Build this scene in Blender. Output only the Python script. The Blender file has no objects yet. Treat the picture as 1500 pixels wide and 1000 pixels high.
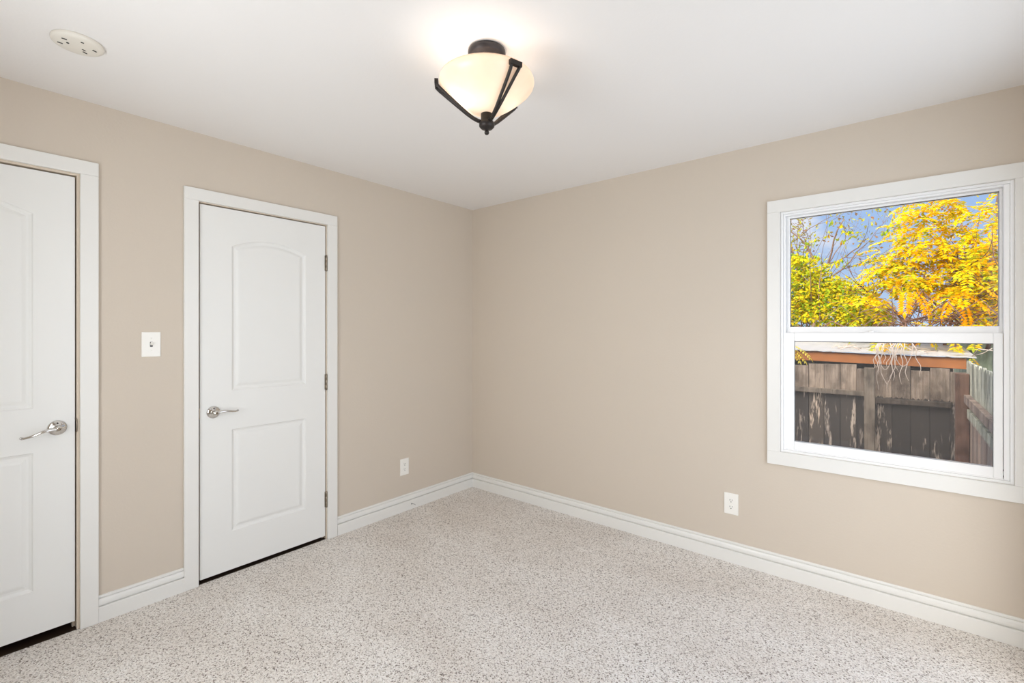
import bpy, bmesh, math, random
from mathutils import Vector, Matrix, noise as mnoise

scene = bpy.context.scene
COL = scene.collection
R = math.radians

# ------------------------------------------------------------------ camera
CAM_F, CAM_ANG, CAM_HOR = 688.5, 0.68978, 484.4      # focal length in px (1500 wide), yaw, horizon row
cam_d = bpy.data.cameras.new('camera')
cam_d.sensor_width = 36.0
cam_d.lens = CAM_F / 1500.0 * 36.0
cam_d.shift_y = (CAM_HOR - 500.0) / 1500.0
cam_d.clip_start = 0.02
cam_d.clip_end = 400
cam = bpy.data.objects.new('camera', cam_d)
COL.objects.link(cam)
cam.location = (2.9196, -2.9871, 1.3726)
cam.rotation_euler = (R(90), 0, CAM_ANG)
scene.camera = cam

# ------------------------------------------------------------------ colour management
scene.view_settings.view_transform = 'Standard'
scene.view_settings.look = 'None'
scene.view_settings.gamma = 1.0
scene.view_settings.use_curve_mapping = False
scene.view_settings.exposure = 0.0
scene.cycles.max_bounces = 14
scene.cycles.diffuse_bounces = 8
scene.cycles.transparent_max_bounces = 24
scene.cycles.sample_clamp_indirect = 6.0

# ------------------------------------------------------------------ world: blue sky with broken cloud
SKY_STRENGTH = 0.95
world = bpy.data.worlds.new('sky')
scene.world = world
world.use_nodes = True
wn, wl = world.node_tree.nodes, world.node_tree.links
wn.clear()
w_out = wn.new('ShaderNodeOutputWorld')
w_bg = wn.new('ShaderNodeBackground'); w_bg.inputs['Strength'].default_value = SKY_STRENGTH
w_tc = wn.new('ShaderNodeTexCoord')
w_sep = wn.new('ShaderNodeSeparateXYZ'); wl.new(w_tc.outputs['Generated'], w_sep.inputs[0])
w_ramp = wn.new('ShaderNodeValToRGB'); wl.new(w_sep.outputs['Z'], w_ramp.inputs[0])
w_ramp.color_ramp.elements[0].position = 0.0; w_ramp.color_ramp.elements[0].color = (0.52, 0.70, 0.95, 1)
w_ramp.color_ramp.elements[1].position = 0.55; w_ramp.color_ramp.elements[1].color = (0.16, 0.36, 0.86, 1)
w_noise = wn.new('ShaderNodeTexNoise'); w_noise.inputs['Scale'].default_value = 5.5
w_noise.inputs['Detail'].default_value = 7; w_noise.inputs['Roughness'].default_value = 0.6
w_map = wn.new('ShaderNodeMapping'); w_map.inputs['Scale'].default_value = (1, 1, 2.2)
wl.new(w_tc.outputs['Generated'], w_map.inputs[0]); wl.new(w_map.outputs[0], w_noise.inputs['Vector'])
w_cr = wn.new('ShaderNodeValToRGB'); wl.new(w_noise.outputs['Fac'], w_cr.inputs[0])
w_cr.color_ramp.elements[0].position = 0.52; w_cr.color_ramp.elements[1].position = 0.72
w_mix = wn.new('ShaderNodeMix'); w_mix.data_type = 'RGBA'
wl.new(w_cr.outputs['Color'], w_mix.inputs['Factor'])
wl.new(w_ramp.outputs['Color'], w_mix.inputs['A']); w_mix.inputs['B'].default_value = (0.93, 0.94, 1.0, 1)
# bright white haze around the sun, behind the house
w_dot = wn.new('ShaderNodeVectorMath'); w_dot.operation = 'DOT_PRODUCT'
wl.new(w_tc.outputs['Generated'], w_dot.inputs[0]); w_dot.inputs[1].default_value = Vector((-0.27, -0.75, 0.60)).normalized()
w_gl = wn.new('ShaderNodeMapRange'); w_gl.interpolation_type = 'SMOOTHSTEP'
wl.new(w_dot.outputs['Value'], w_gl.inputs[0]); w_gl.inputs[1].default_value = 0.35; w_gl.inputs[2].default_value = 1.0
w_add = wn.new('ShaderNodeMix'); w_add.data_type = 'RGBA'
wl.new(w_gl.outputs[0], w_add.inputs['Factor']); wl.new(w_mix.outputs['Result'], w_add.inputs['A'])
w_add.inputs['B'].default_value = (6.5, 6.2, 5.8, 1)
wl.new(w_add.outputs['Result'], w_bg.inputs['Color']); wl.new(w_bg.outputs[0], w_out.inputs[0])

# ------------------------------------------------------------------ sun (behind the house: its roof shades the near fence)
sun_d = bpy.data.lights.new('sun', 'SUN'); sun_d.energy = 1.9; sun_d.angle = R(0.6); sun_d.color = (1.0, 0.96, 0.88)
sun = bpy.data.objects.new('sun', sun_d); COL.objects.link(sun)
sun.rotation_euler = Vector((0.33, 1.0, -0.60)).to_track_quat('-Z', 'Y').to_euler()

# fill lights added outside two added openings out of frame: right-hand wall, and the wall behind the camera
W2 = (-2.45, -.36, .06, 2.20)                            # added patio door opening in the unseen right wall (y0, y1, z0, z1)
W3 = (.95, 1.90, .70, 1.90)                              # added window opening in the unseen front wall (x0, x1, z0, z1)
def fill_light(loc, aim, w, h, energy, col):  # area light added to brighten the room from an unseen opening
    d = bpy.data.lights.new('fill_light', 'AREA'); d.shape = 'RECTANGLE'
    d.size = w; d.size_y = h; d.energy = energy; d.color = col
    o = bpy.data.objects.new('fill_light', d); COL.objects.link(o)
    o.location = loc; o.rotation_euler = Vector(aim).to_track_quat('-Z', 'Y').to_euler()
fill_light((3.46 + .132, (W2[0] + W2[1]) / 2, (W2[2] + W2[3]) / 2), (-1, 0, 0), W2[1] - W2[0] - .02, W2[3] - W2[2] - .02, 28, (.94, .975, 1.0))
fill_light(((W3[0] + W3[1]) / 2, -3.46 - .132, (W3[2] + W3[3]) / 2), (0, 1, 0), W3[1] - W3[0] - .02, W3[3] - W3[2] - .02, 33, (.95, .98, 1.0))

# ================================================================== helpers
ORG = {}

def lin(r, g, b):
    f = lambda c: (c / 255 / 12.92) if c / 255 <= 0.04045 else ((c / 255 + 0.055) / 1.055) ** 2.4
    return (f(r), f(g), f(b), 1.0)

def tag(o, label=None, cat=None, group=None, kind=None):
    if label: o['label'] = label
    if cat: o['category'] = cat
    if group: o['group'] = group
    if kind: o['kind'] = kind
    return o

def empty(name, loc, label, cat, group=None, kind=None):
    o = bpy.data.objects.new(name, None); COL.objects.link(o)
    o.location = loc; o.empty_display_size = 0.1
    ORG[o] = Vector(loc)
    return tag(o, label, cat, group, kind)

class MB:
    """collects shapes in world coordinates and links them as ONE mesh object"""
    def __init__(self):
        self.v, self.f, self.sm = [], [], []
    def add(self, vs, fs, smooth=False):
        n = len(self.v)
        self.v += [Vector(p) for p in vs]
        self.f += [tuple(i + n for i in f) for f in fs]
        self.sm += [smooth] * len(fs)
        return self
    def box(self, x0, x1, y0, y1, z0, z1):
        vs = [(x, y, z) for x in (x0, x1) for y in (y0, y1) for z in (z0, z1)]
        return self.add(vs, [(0, 1, 3, 2), (4, 6, 7, 5), (0, 4, 5, 1), (2, 3, 7, 6), (0, 2, 6, 4), (1, 5, 7, 3)])
    def obox(self, c, ax, ay, az, hx, hy, hz):
        c = Vector(c); ax, ay, az = Vector(ax).normalized(), Vector(ay).normalized(), Vector(az).normalized()
        vs = [c + ax * sx * hx + ay * sy * hy + az * sz * hz for sx in (-1, 1) for sy in (-1, 1) for sz in (-1, 1)]
        return self.add(vs, [(0, 1, 3, 2), (4, 6, 7, 5), (0, 4, 5, 1), (2, 3, 7, 6), (0, 2, 6, 4), (1, 5, 7, 3)])
    def prism(self, poly, axis, a, b):
        """poly: list of 2-D points; axis 'x','y','z' is the extrusion axis"""
        def p3(p, t):
            return {'x': (t, p[0], p[1]), 'y': (p[0], t, p[1]), 'z': (p[0], p[1], t)}[axis]
        n = len(poly)
        vs = [p3(p, a) for p in poly] + [p3(p, b) for p in poly]
        fs = [tuple(range(n))[::-1], tuple(range(n, 2 * n))]
        fs += [(i, (i + 1) % n, n + (i + 1) % n, n + i) for i in range(n)]
        return self.add(vs, fs)
    def lathe(self, c, axis, prof, n=32, smooth=True):
        """prof: (radius, distance along axis)"""
        c = Vector(c); az = Vector(axis).normalized()
        ax = az.orthogonal().normalized(); ay = az.cross(ax)
        vs, fs = [], []
        for r, h in prof:
            for k in range(n):
                t = 2 * math.pi * k / n
                vs.append(c + az * h + (ax * math.cos(t) + ay * math.sin(t)) * max(r, 1e-5))
        for i in range(len(prof) - 1):
            for k in range(n):
                k2 = (k + 1) % n
                fs.append((i * n + k, i * n + k2, (i + 1) * n + k2, (i + 1) * n + k))
        return self.add(vs, fs, smooth)
    def tube(self, pts, rad, n=8, flat=None, up=None):
        """round (or flattened) bar along points; rad is a number or a list"""
        pts = [Vector(p) for p in pts]
        rs = rad if isinstance(rad, (list, tuple)) else [rad] * len(pts)
        m = len(self.v); vs, fs = [], []
        prev = None
        for i, p in enumerate(pts):
            d = (pts[min(i + 1, len(pts) - 1)] - pts[max(i - 1, 0)])
            d = d.normalized() if d.length > 1e-9 else Vector((0, 0, 1))
            if up is not None:
                a = Vector(up); a = (a - d * a.dot(d)).normalized()
            elif prev is None:
                a = d.orthogonal().normalized()
            else:
                a = (prev - d * prev.dot(d))
                a = a.normalized() if a.length > 1e-6 else d.orthogonal().normalized()
            prev = a; b = d.cross(a)
            fl = flat or 1.0
            for k in range(n):
                t = 2 * math.pi * (k + 0.5) / n
                vs.append(p + (a * math.cos(t) * fl + b * math.sin(t)) * rs[i])
        for i in range(len(pts) - 1):
            for k in range(n):
                k2 = (k + 1) % n
                fs.append((i * n + k, i * n + k2, (i + 1) * n + k2, (i + 1) * n + k))
        fs.append(tuple(range(n))[::-1]); fs.append(tuple((len(pts) - 1) * n + k for k in range(n)))
        return self.add(vs, fs, n > 4)
    def build(self, name, mat, parent=None, bevel=0.0, fix=True, seg=2):
        org = ORG[parent] if parent is not None else Vector((0, 0, 0))
        me = bpy.data.meshes.new(name)
        me.from_pydata([tuple(p - org) for p in self.v], [], self.f)
        me.polygons.foreach_set('use_smooth', self.sm)
        if fix:
            bm = bmesh.new(); bm.from_mesh(me)
            bmesh.ops.recalc_face_normals(bm, faces=bm.faces)
            bm.to_mesh(me); bm.free()
        me.update()
        for m in (mat if isinstance(mat, (list, tuple)) else [mat]):
            me.materials.append(m)
        o = bpy.data.objects.new(name, me); COL.objects.link(o)
        ORG[o] = org
        if parent is not None: o.parent = parent
        if bevel:
            b = o.modifiers.new('bevel', 'BEVEL'); b.width = bevel; b.segments = seg; b.limit_method = 'ANGLE'
            b.angle_limit = R(40)
        return o

def struct(o, label, cat):
    return tag(o, label, cat, kind='structure')

# ------------------------------------------------------------------ materials
MATS = {}
class NT:
    def __init__(self, name):
        self.m = bpy.data.materials.new(name); self.m.use_nodes = True
        self.n = self.m.node_tree.nodes; self.l = self.m.node_tree.links
        self.n.clear()
        self.out = self.n.new('ShaderNodeOutputMaterial')
    def node(self, t, **kw):
        nd = self.n.new('ShaderNode' + t)
        for k, v in kw.items():
            if hasattr(nd, k): setattr(nd, k, v)
            else: nd.inputs[k.replace('_', ' ')].default_value = v
        return nd
    def link(self, a, b): self.l.new(a, b); return b.node
    def principled(self, col=(.8, .8, .8, 1), rough=.5, metal=0.0, spec=.5):
        p = self.node('BsdfPrincipled')
        p.inputs['Base Color'].default_value = col
        p.inputs['Roughness'].default_value = rough
        p.inputs['Metallic'].default_value = metal
        p.inputs['Specular IOR Level'].default_value = spec
        self.l.new(p.outputs[0], self.out.inputs[0])
        return p
    def coords(self, scale=(1, 1, 1)):
        g = self.node('NewGeometry')
        mp = self.node('Mapping'); mp.inputs['Scale'].default_value = scale
        self.l.new(g.outputs['Position'], mp.inputs[0])
        return mp.outputs[0]
    def ramp(self, fac, stops, interp='LINEAR'):
        r = self.node('ValToRGB'); self.l.new(fac, r.inputs[0])
        cr = r.color_ramp; cr.interpolation = interp
        while len(cr.elements) < len(stops): cr.elements.new(0.5)
        for e, (p, c) in zip(cr.elements, stops):
            e.position = p; e.color = c if len(c) == 4 else (*c, 1)
        return r.outputs[0]
    def noise(self, vec, scale, detail=3, rough=.5):
        t = self.node('TexNoise'); self.l.new(vec, t.inputs['Vector'])
        t.inputs['Scale'].default_value = scale; t.inputs['Detail'].default_value = detail
        t.inputs['Roughness'].default_value = rough
        return t.outputs['Fac']
    def mix(self, fac, a, b, mode='MIX'):
        m = self.node('Mix', data_type='RGBA', blend_type=mode)
        for s, v in (('Factor', fac), ('A', a), ('B', b)):
            if hasattr(v, 'links'): self.l.new(v, m.inputs[s] if s == 'Factor' else [i for i in m.inputs if i.name == s and i.type == 'RGBA'][0])
            else: (m.inputs[0] if s == 'Factor' else [i for i in m.inputs if i.name == s and i.type == 'RGBA'][0]).default_value = v
        return [o for o in m.outputs if o.type == 'RGBA'][0]
    def bump(self, p, h, strength, dist):
        b = self.node('Bump'); b.inputs['Strength'].default_value = strength; b.inputs['Distance'].default_value = dist
        self.l.new(h, b.inputs['Height']); self.l.new(b.outputs[0], p.inputs['Normal'])

def mat_plain(name, col, rough=.5, metal=0.0, spec=.5, nscale=0, var=0.04, bump=0.0, bscale=200, bdist=.001):
    t = NT(name); p = t.principled(col, rough, metal, spec)
    c = t.coords()
    if var:
        f = t.noise(c, nscale or 6, 2)
        a = tuple(min(1, x * (1 - var)) for x in col[:3]) + (1,)
        b = tuple(min(1, x * (1 + var)) for x in col[:3]) + (1,)
        t.link(t.mix(f, a, b), p.inputs['Base Color'])
    if bump:
        t.bump(p, t.noise(c, bscale, 2), bump, bdist)
    return t.m

M = {}
M['wall'] = mat_plain('wall_paint', lin(206, 195, 181), .75, spec=.25, nscale=1.5, var=.012, bump=.35, bscale=90, bdist=.0015)
M['ceiling'] = mat_plain('ceiling_paint', lin(234, 232, 230), .8, spec=.2, nscale=1.5, var=.008, bump=.25, bscale=80, bdist=.0012)
M['trim'] = mat_plain('white_trim_paint', lin(229, 228, 224), .35, spec=.4, nscale=3, var=.008)
M['door'] = mat_plain('white_door_paint', lin(231, 231, 228), .42, spec=.4, nscale=3, var=.008, bump=.06, bscale=160, bdist=.0006)
M['vinyl'] = mat_plain('white_window_vinyl', lin(240, 240, 240), .3, spec=.45, nscale=3, var=.006)
M['plastic'] = mat_plain('white_plate_plastic', lin(240, 238, 232), .3, spec=.5, nscale=5, var=.01)
M['ivory_plastic'] = mat_plain('ceiling_unit_plastic', lin(226, 221, 211), .4, spec=.4, nscale=5, var=.01)
M['dark'] = mat_plain('dark_slot', lin(38, 35, 32), .7, nscale=30, var=.1)
M['jamb'] = mat_plain('cream_jamb', lin(216, 203, 186), .5, spec=.3, nscale=4, var=.02)  # jambs tinted cream, a little darker than the white trim
M['gasket'] = mat_plain('glazing_gasket', lin(70, 70, 72), .6, nscale=30, var=.1)
M['chrome'] = mat_plain('polished_chrome', lin(215, 213, 210), .07, metal=1.0, nscale=30, var=.02)
M['nickel'] = mat_plain('satin_nickel', lin(150, 138, 122), .32, metal=1.0, nscale=60, var=.08)
M['iron'] = mat_plain('oil_rubbed_bronze', lin(44, 38, 35), .42, metal=.35, nscale=40, var=.25, bump=.2, bscale=220, bdist=.0008)
M['canopy_iron'] = mat_plain('canopy_bronze', lin(50, 46, 48), .42, metal=.2, nscale=40, var=.2)
M['hall_floor'] = mat_plain('dark_hall_floor', lin(58, 42, 30), .5, nscale=12, var=.3)
M['closet'] = mat_plain('closet_paint', lin(150, 142, 130), .8, nscale=3, var=.02)
M['roofing'] = mat_plain('house_roofing', lin(110, 104, 98), .9, nscale=8, var=.2)
M['wire'] = mat_plain('grey_wire', lin(120, 118, 116), .5, nscale=30, var=.1)

def mat_carpet():
    t = NT('speckled_carpet'); p = t.principled((.5, .46, .42, 1), .95, spec=.1)
    g = t.node('NewGeometry')
    warp = t.node('TexNoise'); warp.inputs['Scale'].default_value = 140; t.l.new(g.outputs['Position'], warp.inputs['Vector'])
    add = t.node('VectorMath', operation='MULTIPLY_ADD')
    t.l.new(warp.outputs['Color'], add.inputs[0]); add.inputs[1].default_value = (.006, .006, .006); t.l.new(g.outputs['Position'], add.inputs[2])
    vo = t.node('TexVoronoi'); vo.inputs['Scale'].default_value = 210; t.l.new(add.outputs[0], vo.inputs['Vector'])
    sep = t.node('SeparateColor'); t.l.new(vo.outputs['Color'], sep.inputs[0])
    c1 = t.ramp(sep.outputs[0], [(0.0, lin(112, 103, 96)), (.10, lin(178, 170, 162)), (.20, lin(228, 222, 216)), (.62, lin(240, 236, 231)), (1.0, lin(250, 248, 245))])
    tuft = t.noise(g.outputs['Position'], 120, 4, .7)
    c2 = t.mix(t.ramp(tuft, [(.34, (1, 1, 1)), (.47, (0, 0, 0))]), c1, lin(166, 157, 150))
    lay = t.ramp(t.noise(t.coords((1.0, 1.7, 1)), 1.7, 4, .55), [(.32, (.90, .88, .86)), (.66, (1.0, 1.0, 1.0))])
    c3 = t.mix(1.0, c2, lay, 'MULTIPLY')
    t.link(c3, p.inputs['Base Color'])
    h = t.node('Math', operation='ADD'); t.l.new(tuft, h.inputs[0])
    s = t.node('Math', operation='MULTIPLY'); t.l.new(vo.outputs['Distance'], s.inputs[0]); s.inputs[1].default_value = -1.0
    t.l.new(s.outputs[0], h.inputs[1])
    t.bump(p, h.outputs[0], .45, .005)
    return t.m
M['carpet'] = mat_carpet()

def mat_glass(name, tint=(1, 1, 1, 1), refl=.05):
    t = NT(name)
    tr = t.node('BsdfTransparent'); tr.inputs[0].default_value = tint
    gl = t.node('BsdfGlossy'); gl.inputs['Roughness'].default_value = .01
    lw = t.node('LayerWeight'); lw.inputs[0].default_value = .5
    pw = t.node('Math', operation='POWER'); t.l.new(lw.outputs['Facing'], pw.inputs[0]); pw.inputs[1].default_value = 5.0
    fr = t.node('MapRange'); t.l.new(pw.outputs[0], fr.inputs[0]); fr.inputs[3].default_value = refl * .5; fr.inputs[4].default_value = .9
    mx = t.node('MixShader')
    t.l.new(fr.outputs[0], mx.inputs[0]); t.l.new(tr.outputs[0], mx.inputs[1]); t.l.new(gl.outputs[0], mx.inputs[2])
    t.l.new(mx.outputs[0], t.out.inputs[0])
    return t.m
M['glass'] = mat_glass('window_glass')

def mat_screen():
    t = NT('insect_screen_mesh')
    tr = t.node('BsdfTransparent')
    df = t.node('BsdfDiffuse'); df.inputs[0].default_value = (.22, .22, .225, 1)
    mx = t.node('MixShader')
    wv = t.noise(t.coords((5, 1, 70)), 1.0, 2)
    f = t.node('MapRange'); t.l.new(wv, f.inputs[0]); f.inputs[3].default_value = .07; f.inputs[4].default_value = .15
    t.l.new(f.outputs[0], mx.inputs[0])
    t.l.new(tr.outputs[0], mx.inputs[1]); t.l.new(df.outputs[0], mx.inputs[2]); t.l.new(mx.outputs[0], t.out.inputs[0])
    return t.m
M['screen'] = mat_screen()

def mat_shade():
    t = NT('cream_alabaster_glass')
    c = t.coords()
    col = t.mix(t.noise(c, 14, 3), lin(252, 236, 216), lin(249, 222, 196))
    d = t.node('BsdfDiffuse'); t.link(col, d.inputs[0])
    tl = t.node('BsdfTranslucent'); t.link(col, tl.inputs[0])
    gl = t.node('BsdfGlossy'); gl.inputs['Roughness'].default_value = .25
    m1 = t.node('MixShader'); m1.inputs[0].default_value = .34
    t.l.new(d.outputs[0], m1.inputs[1]); t.l.new(tl.outputs[0], m1.inputs[2])
    m2 = t.node('MixShader'); m2.inputs[0].default_value = .04
    t.l.new(m1.outputs[0], m2.inputs[1]); t.l.new(gl.outputs[0], m2.inputs[2])
    t.l.new(m2.outputs[0], t.out.inputs[0])
    return t.m
M['shade'] = mat_shade()

def mat_wood(name, light, dark, plank=.143, axis=0, stain=None, low_z=.7, streak=None, rough=.85):
    """weathered vertical boards: a tint per board, grain along z, optional differently coloured lower part"""
    t = NT(name); p = t.principled(light, rough, spec=.2)
    g = t.node('NewGeometry'); sp = t.node('SeparateXYZ'); t.l.new(g.outputs['Position'], sp.inputs[0])
    dv = t.node('Math', operation='DIVIDE'); t.l.new(sp.outputs[axis], dv.inputs[0]); dv.inputs[1].default_value = plank
    fl = t.node('Math', operation='FLOOR'); t.l.new(dv.outputs[0], fl.inputs[0])
    wnz = t.node('TexWhiteNoise', noise_dimensions='1D'); t.l.new(fl.outputs[0], wnz.inputs['W'])
    grain = t.noise(t.coords((26, 26, 1.6)), 1.6, 6, .65)
    blot = t.noise(t.coords((7, 7, 4)), 1.0, 5, .6)
    c = t.mix(t.ramp(grain, [(.3, (0, 0, 0)), (.72, (1, 1, 1))]), dark, light)
    c = t.mix(t.ramp(blot, [(.36, (.75, .75, .75)), (.58, (0, 0, 0))]), c, tuple(x * .38 for x in dark[:3]) + (1,))
    tint = t.ramp(wnz.outputs['Value'], [(0, (.72, .70, .68)), (1, (1.1, 1.06, 1.0))])
    c = t.mix(1.0, c, tint, 'MULTIPLY')
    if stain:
        e = t.node('Math', operation='MULTIPLY_ADD'); t.l.new(grain, e.inputs[0]); e.inputs[1].default_value = .12; e.inputs[2].default_value = low_z - .06
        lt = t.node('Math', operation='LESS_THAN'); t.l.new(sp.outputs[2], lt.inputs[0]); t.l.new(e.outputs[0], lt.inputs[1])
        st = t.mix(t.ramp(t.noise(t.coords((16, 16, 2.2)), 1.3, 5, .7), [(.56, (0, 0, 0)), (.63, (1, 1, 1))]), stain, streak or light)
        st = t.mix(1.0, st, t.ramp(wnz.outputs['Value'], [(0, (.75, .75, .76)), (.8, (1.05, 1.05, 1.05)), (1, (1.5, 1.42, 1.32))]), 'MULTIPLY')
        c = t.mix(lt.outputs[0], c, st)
    t.link(c, p.inputs['Base Color'])
    t.bump(p, grain, .5, .004)
    return t.m
M['fence'] = mat_wood('weathered_fence_boards', lin(205, 188, 172), lin(138, 122, 108), stain=lin(80, 74, 69), low_z=.70, streak=lin(200, 184, 168))  # boards darker below rail height, with pale streaks
M['post'] = mat_wood('weathered_fence_post', lin(172, 160, 146), lin(112, 102, 92), plank=5)
M['red_post'] = mat_wood('brown_red_post_wood', lin(156, 124, 110), lin(116, 92, 82), plank=5)
M['pale_fence'] = mat_wood('pale_green_fence_paint', lin(240, 238, 218), lin(204, 208, 188), plank=.135, axis=1, stain=lin(166, 146, 132), low_z=.62, streak=lin(192, 186, 170))
M['rail'] = mat_wood('pale_brown_rail', lin(206, 190, 176), lin(160, 138, 124), plank=5)
M['fascia'] = mat_plain('orange_stained_fascia', lin(168, 106, 60), .7, nscale=9, var=.22, spec=.2)
M['white_metal'] = mat_plain('white_roof_sheet', lin(196, 194, 194), .5, nscale=14, var=.1)
M['shed_dark'] = mat_plain('dark_shed_wall', lin(52, 44, 40), .9, nscale=8, var=.2)
M['green_siding'] = mat_wood('sage_green_siding', lin(196, 212, 184), lin(156, 176, 150), plank=.2)
M['soil'] = mat_plain('bare_soil', lin(120, 104, 86), .95, nscale=7, var=.3)
M['bark'] = mat_plain('brown_bark', lin(122, 98, 84), .9, nscale=25, var=.3)
M['dry_vine'] = mat_plain('dry_pale_vine', lin(214, 198, 184), .85, nscale=30, var=.2)
M['dark_vine'] = mat_plain('brown_vine_stem', lin(112, 84, 74), .85, nscale=30, var=.3)

def mat_leaf(name, stops, trans=.45):
    t = NT(name)
    g = t.node('NewGeometry')
    col = t.ramp(g.outputs['Random Per Island'], stops)
    d = t.node('BsdfDiffuse'); t.link(col, d.inputs[0])
    tl = t.node('BsdfTranslucent'); t.link(col, tl.inputs[0])
    m = t.node('MixShader'); m.inputs[0].default_value = trans
    t.l.new(d.outputs[0], m.inputs[1]); t.l.new(tl.outputs[0], m.inputs[2]); t.l.new(m.outputs[0], t.out.inputs[0])
    return t.m
M['leaf_yellow'] = mat_leaf('yellow_leaves', [(0, lin(232, 160, 24)), (.16, lin(240, 194, 14)), (.5, lin(245, 216, 26)), (.76, lin(232, 218, 44)), (1, lin(150, 172, 48))])
M['leaf_lime'] = mat_leaf('yellow_green_leaves', [(0, lin(226, 196, 30)), (.40, lin(232, 220, 44)), (.68, lin(178, 194, 42)), (.9, lin(104, 146, 40)), (1, lin(200, 140, 36))])
M['leaf_sparse'] = mat_leaf('sparse_olive_leaves', [(0, lin(205, 205, 60)), (.5, lin(160, 150, 80)), (1, lin(150, 105, 85))])
M['leaf_dark'] = mat_leaf('dark_conifer_needles', [(0, lin(60, 100, 74)), (1, lin(96, 140, 104))], .2)

# ================================================================== room shell
XW, YF, H, T = 3.46, -3.46, 2.44, 0.14     # right wall, front wall, ceiling, wall thickness

def wall_with_holes(axis, plane, out, u0, u1, z0, z1, holes):
    """slab from plane to plane+out, with rectangular holes (ua, ub, za, zb)"""
    us = sorted({u0, u1, *[h[0] for h in holes], *[h[1] for h in holes]})
    zs = sorted({z0, z1, *[h[2] for h in holes], *[h[3] for h in holes]})
    us = [u for u in us if u0 <= u <= u1]; zs = [z for z in zs if z0 <= z <= z1]
    solid = lambda u, z: not any(h[0] < u < h[1] and h[2] < z < h[3] for h in holes)
    mb = MB(); idx = {}
    def P(side, i, j):
        k = (side, i, j)
        if k not in idx:
            w = plane + (out if side else 0)
            idx[k] = len(mb.v)
            mb.v.append(Vector((w, us[i], zs[j]) if axis == 'x' else (us[i], w, zs[j])))
        return idx[k]
    S = {(i, j): solid((us[i] + us[i + 1]) / 2, (zs[j] + zs[j + 1]) / 2) for i in range(len(us) - 1) for j in range(len(zs) - 1)}
    for (i, j), s in S.items():
        if not s: continue
        for side in (0, 1):
            mb.f.append((P(side, i, j), P(side, i + 1, j), P(side, i + 1, j + 1), P(side, i, j + 1))); mb.sm.append(False)
        for (di, dj, a, b) in ((-1, 0, (i, j), (i, j + 1)), (1, 0, (i + 1, j), (i + 1, j + 1)), (0, -1, (i, j), (i + 1, j)), (0, 1, (i, j + 1), (i + 1, j + 1))):
            if not S.get((i + di, j + dj), False):
                mb.f.append((P(0, *a), P(0, *b), P(1, *b), P(1, *a))); mb.sm.append(False)
    return mb

D2 = dict(a=-2.0999, b=-1.3812, top=2.060, bot=.022)     # door slab edges along y (closet door)
D1 = dict(a=-3.3180, b=-2.5992, top=2.078, bot=.040)     # door slab edges along y (door at the left edge)
WIN = (2.405, 3.307, .698, 2.035)                        # clear opening of the window

def hole_for(d):
    return (d['a'] - .022, d['b'] + .022, 0.0, d['top'] + .022)

w = wall_with_holes('x', 0, -T, YF - T, T, 0, 2.46, [hole_for(D1), hole_for(D2)]).build('wall_left', M['wall'])
struct(w, 'beige painted wall holding the two white panel doors', 'wall')
w = wall_with_holes('y', 0, T, 0.0, XW + T, 0, 2.46, [WIN]).build('wall_back', M['wall'])
struct(w, 'beige painted wall around the white framed window', 'wall')
w = wall_with_holes('x', XW, T, YF - T, 0.0, 0, 2.46, [W2]).build('wall_right', M['wall'])
struct(w, 'beige painted wall behind the right edge of the view', 'wall')
w = wall_with_holes('y', YF, -T, 0.0, XW, 0, 2.46, [W3]).build('wall_front', M['wall'])
struct(w, 'beige painted wall opposite the framed window', 'wall')
struct(MB().box(0, XW, YF, 0, -.06, 0).build('floor', M['carpet']), 'speckled beige and grey cut pile carpet floor', 'floor')
struct(MB().box(0, XW, YF, 0, H, H + .1).build('ceiling', M['ceiling']), 'smooth off white painted ceiling', 'ceiling')
struct(MB().box(-1.6, XW + .6, YF - 4.2, .62, 2.56, 2.70).build('roof', M['roofing']), 'grey roof slab with eaves over the room and a rear extension added to block the sun', 'roof')  # unseen rear overhang added to keep sun out of the back window

# dark spaces behind the two doors
struct(MB().box(-1.3, -.0005, YF - T, T, -.06, -.004).build('floor_hall', M['hall_floor']), 'dark wooden floor beyond the doors', 'floor')
struct(MB().box(-1.36, -1.3, YF - T, T, -.06, 2.5).build('wall_hall', M['closet']), 'plain wall of the dark space behind the doors', 'wall')
struct(MB().box(-1.3, -T, T - .06, T, 0, 2.5).build('wall_closet', M['closet']), 'end wall of the dark closet behind the doors', 'wall')
struct(MB().box(-1.3, -T, YF - T, YF - T + .06, 0, 2.5).build('wall_closet_end', M['closet']), 'far end wall of the dark space behind the doors', 'wall')
struct(MB().box(-1.36, -T, YF - T, T, 2.46, 2.52).build('ceiling_hall', M['closet']), 'plain ceiling of the dark space behind the doors', 'ceiling')

# baseboards
BASE = [(0, 0), (.016, 0), (.016, .0685), (.0135, .0715), (.0025, .0725), (.0025, .0785), (.0135, .0795), (.0140, .086), (.0125, .097), (.0095, .1045), (.0075, .1075), (.0025, .1085), (.0025, .1115), (.0080, .1125), (.0080, .119), (.005, .123), (0, .123)]
def base_y(mb, y0, y1, x=0, s=1):
    return mb.prism([(x + s * d, z) for d, z in BASE], 'y', y0, y1)
def base_x(mb, x0, x1, y=0, s=-1):
    return mb.prism([(y + s * d, z) for d, z in BASE], 'x', x0, x1)
b = base_y(MB(), -1.3014, 0.0); b2 = base_y(b, D1['b'] + .0805, D2['a'] - .0775)
struct(b.build('baseboard_left', M['trim']), 'white moulded baseboard along the wall with the doors', 'baseboard')
struct(base_x(MB(), .0, XW).build('baseboard_back', M['trim']), 'white moulded baseboard under the window wall', 'baseboard')
struct(base_y(MB(), YF, -.016, XW, -1).build('baseboard_right', M['trim']), 'white moulded baseboard along the unseen right wall', 'baseboard')
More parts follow.
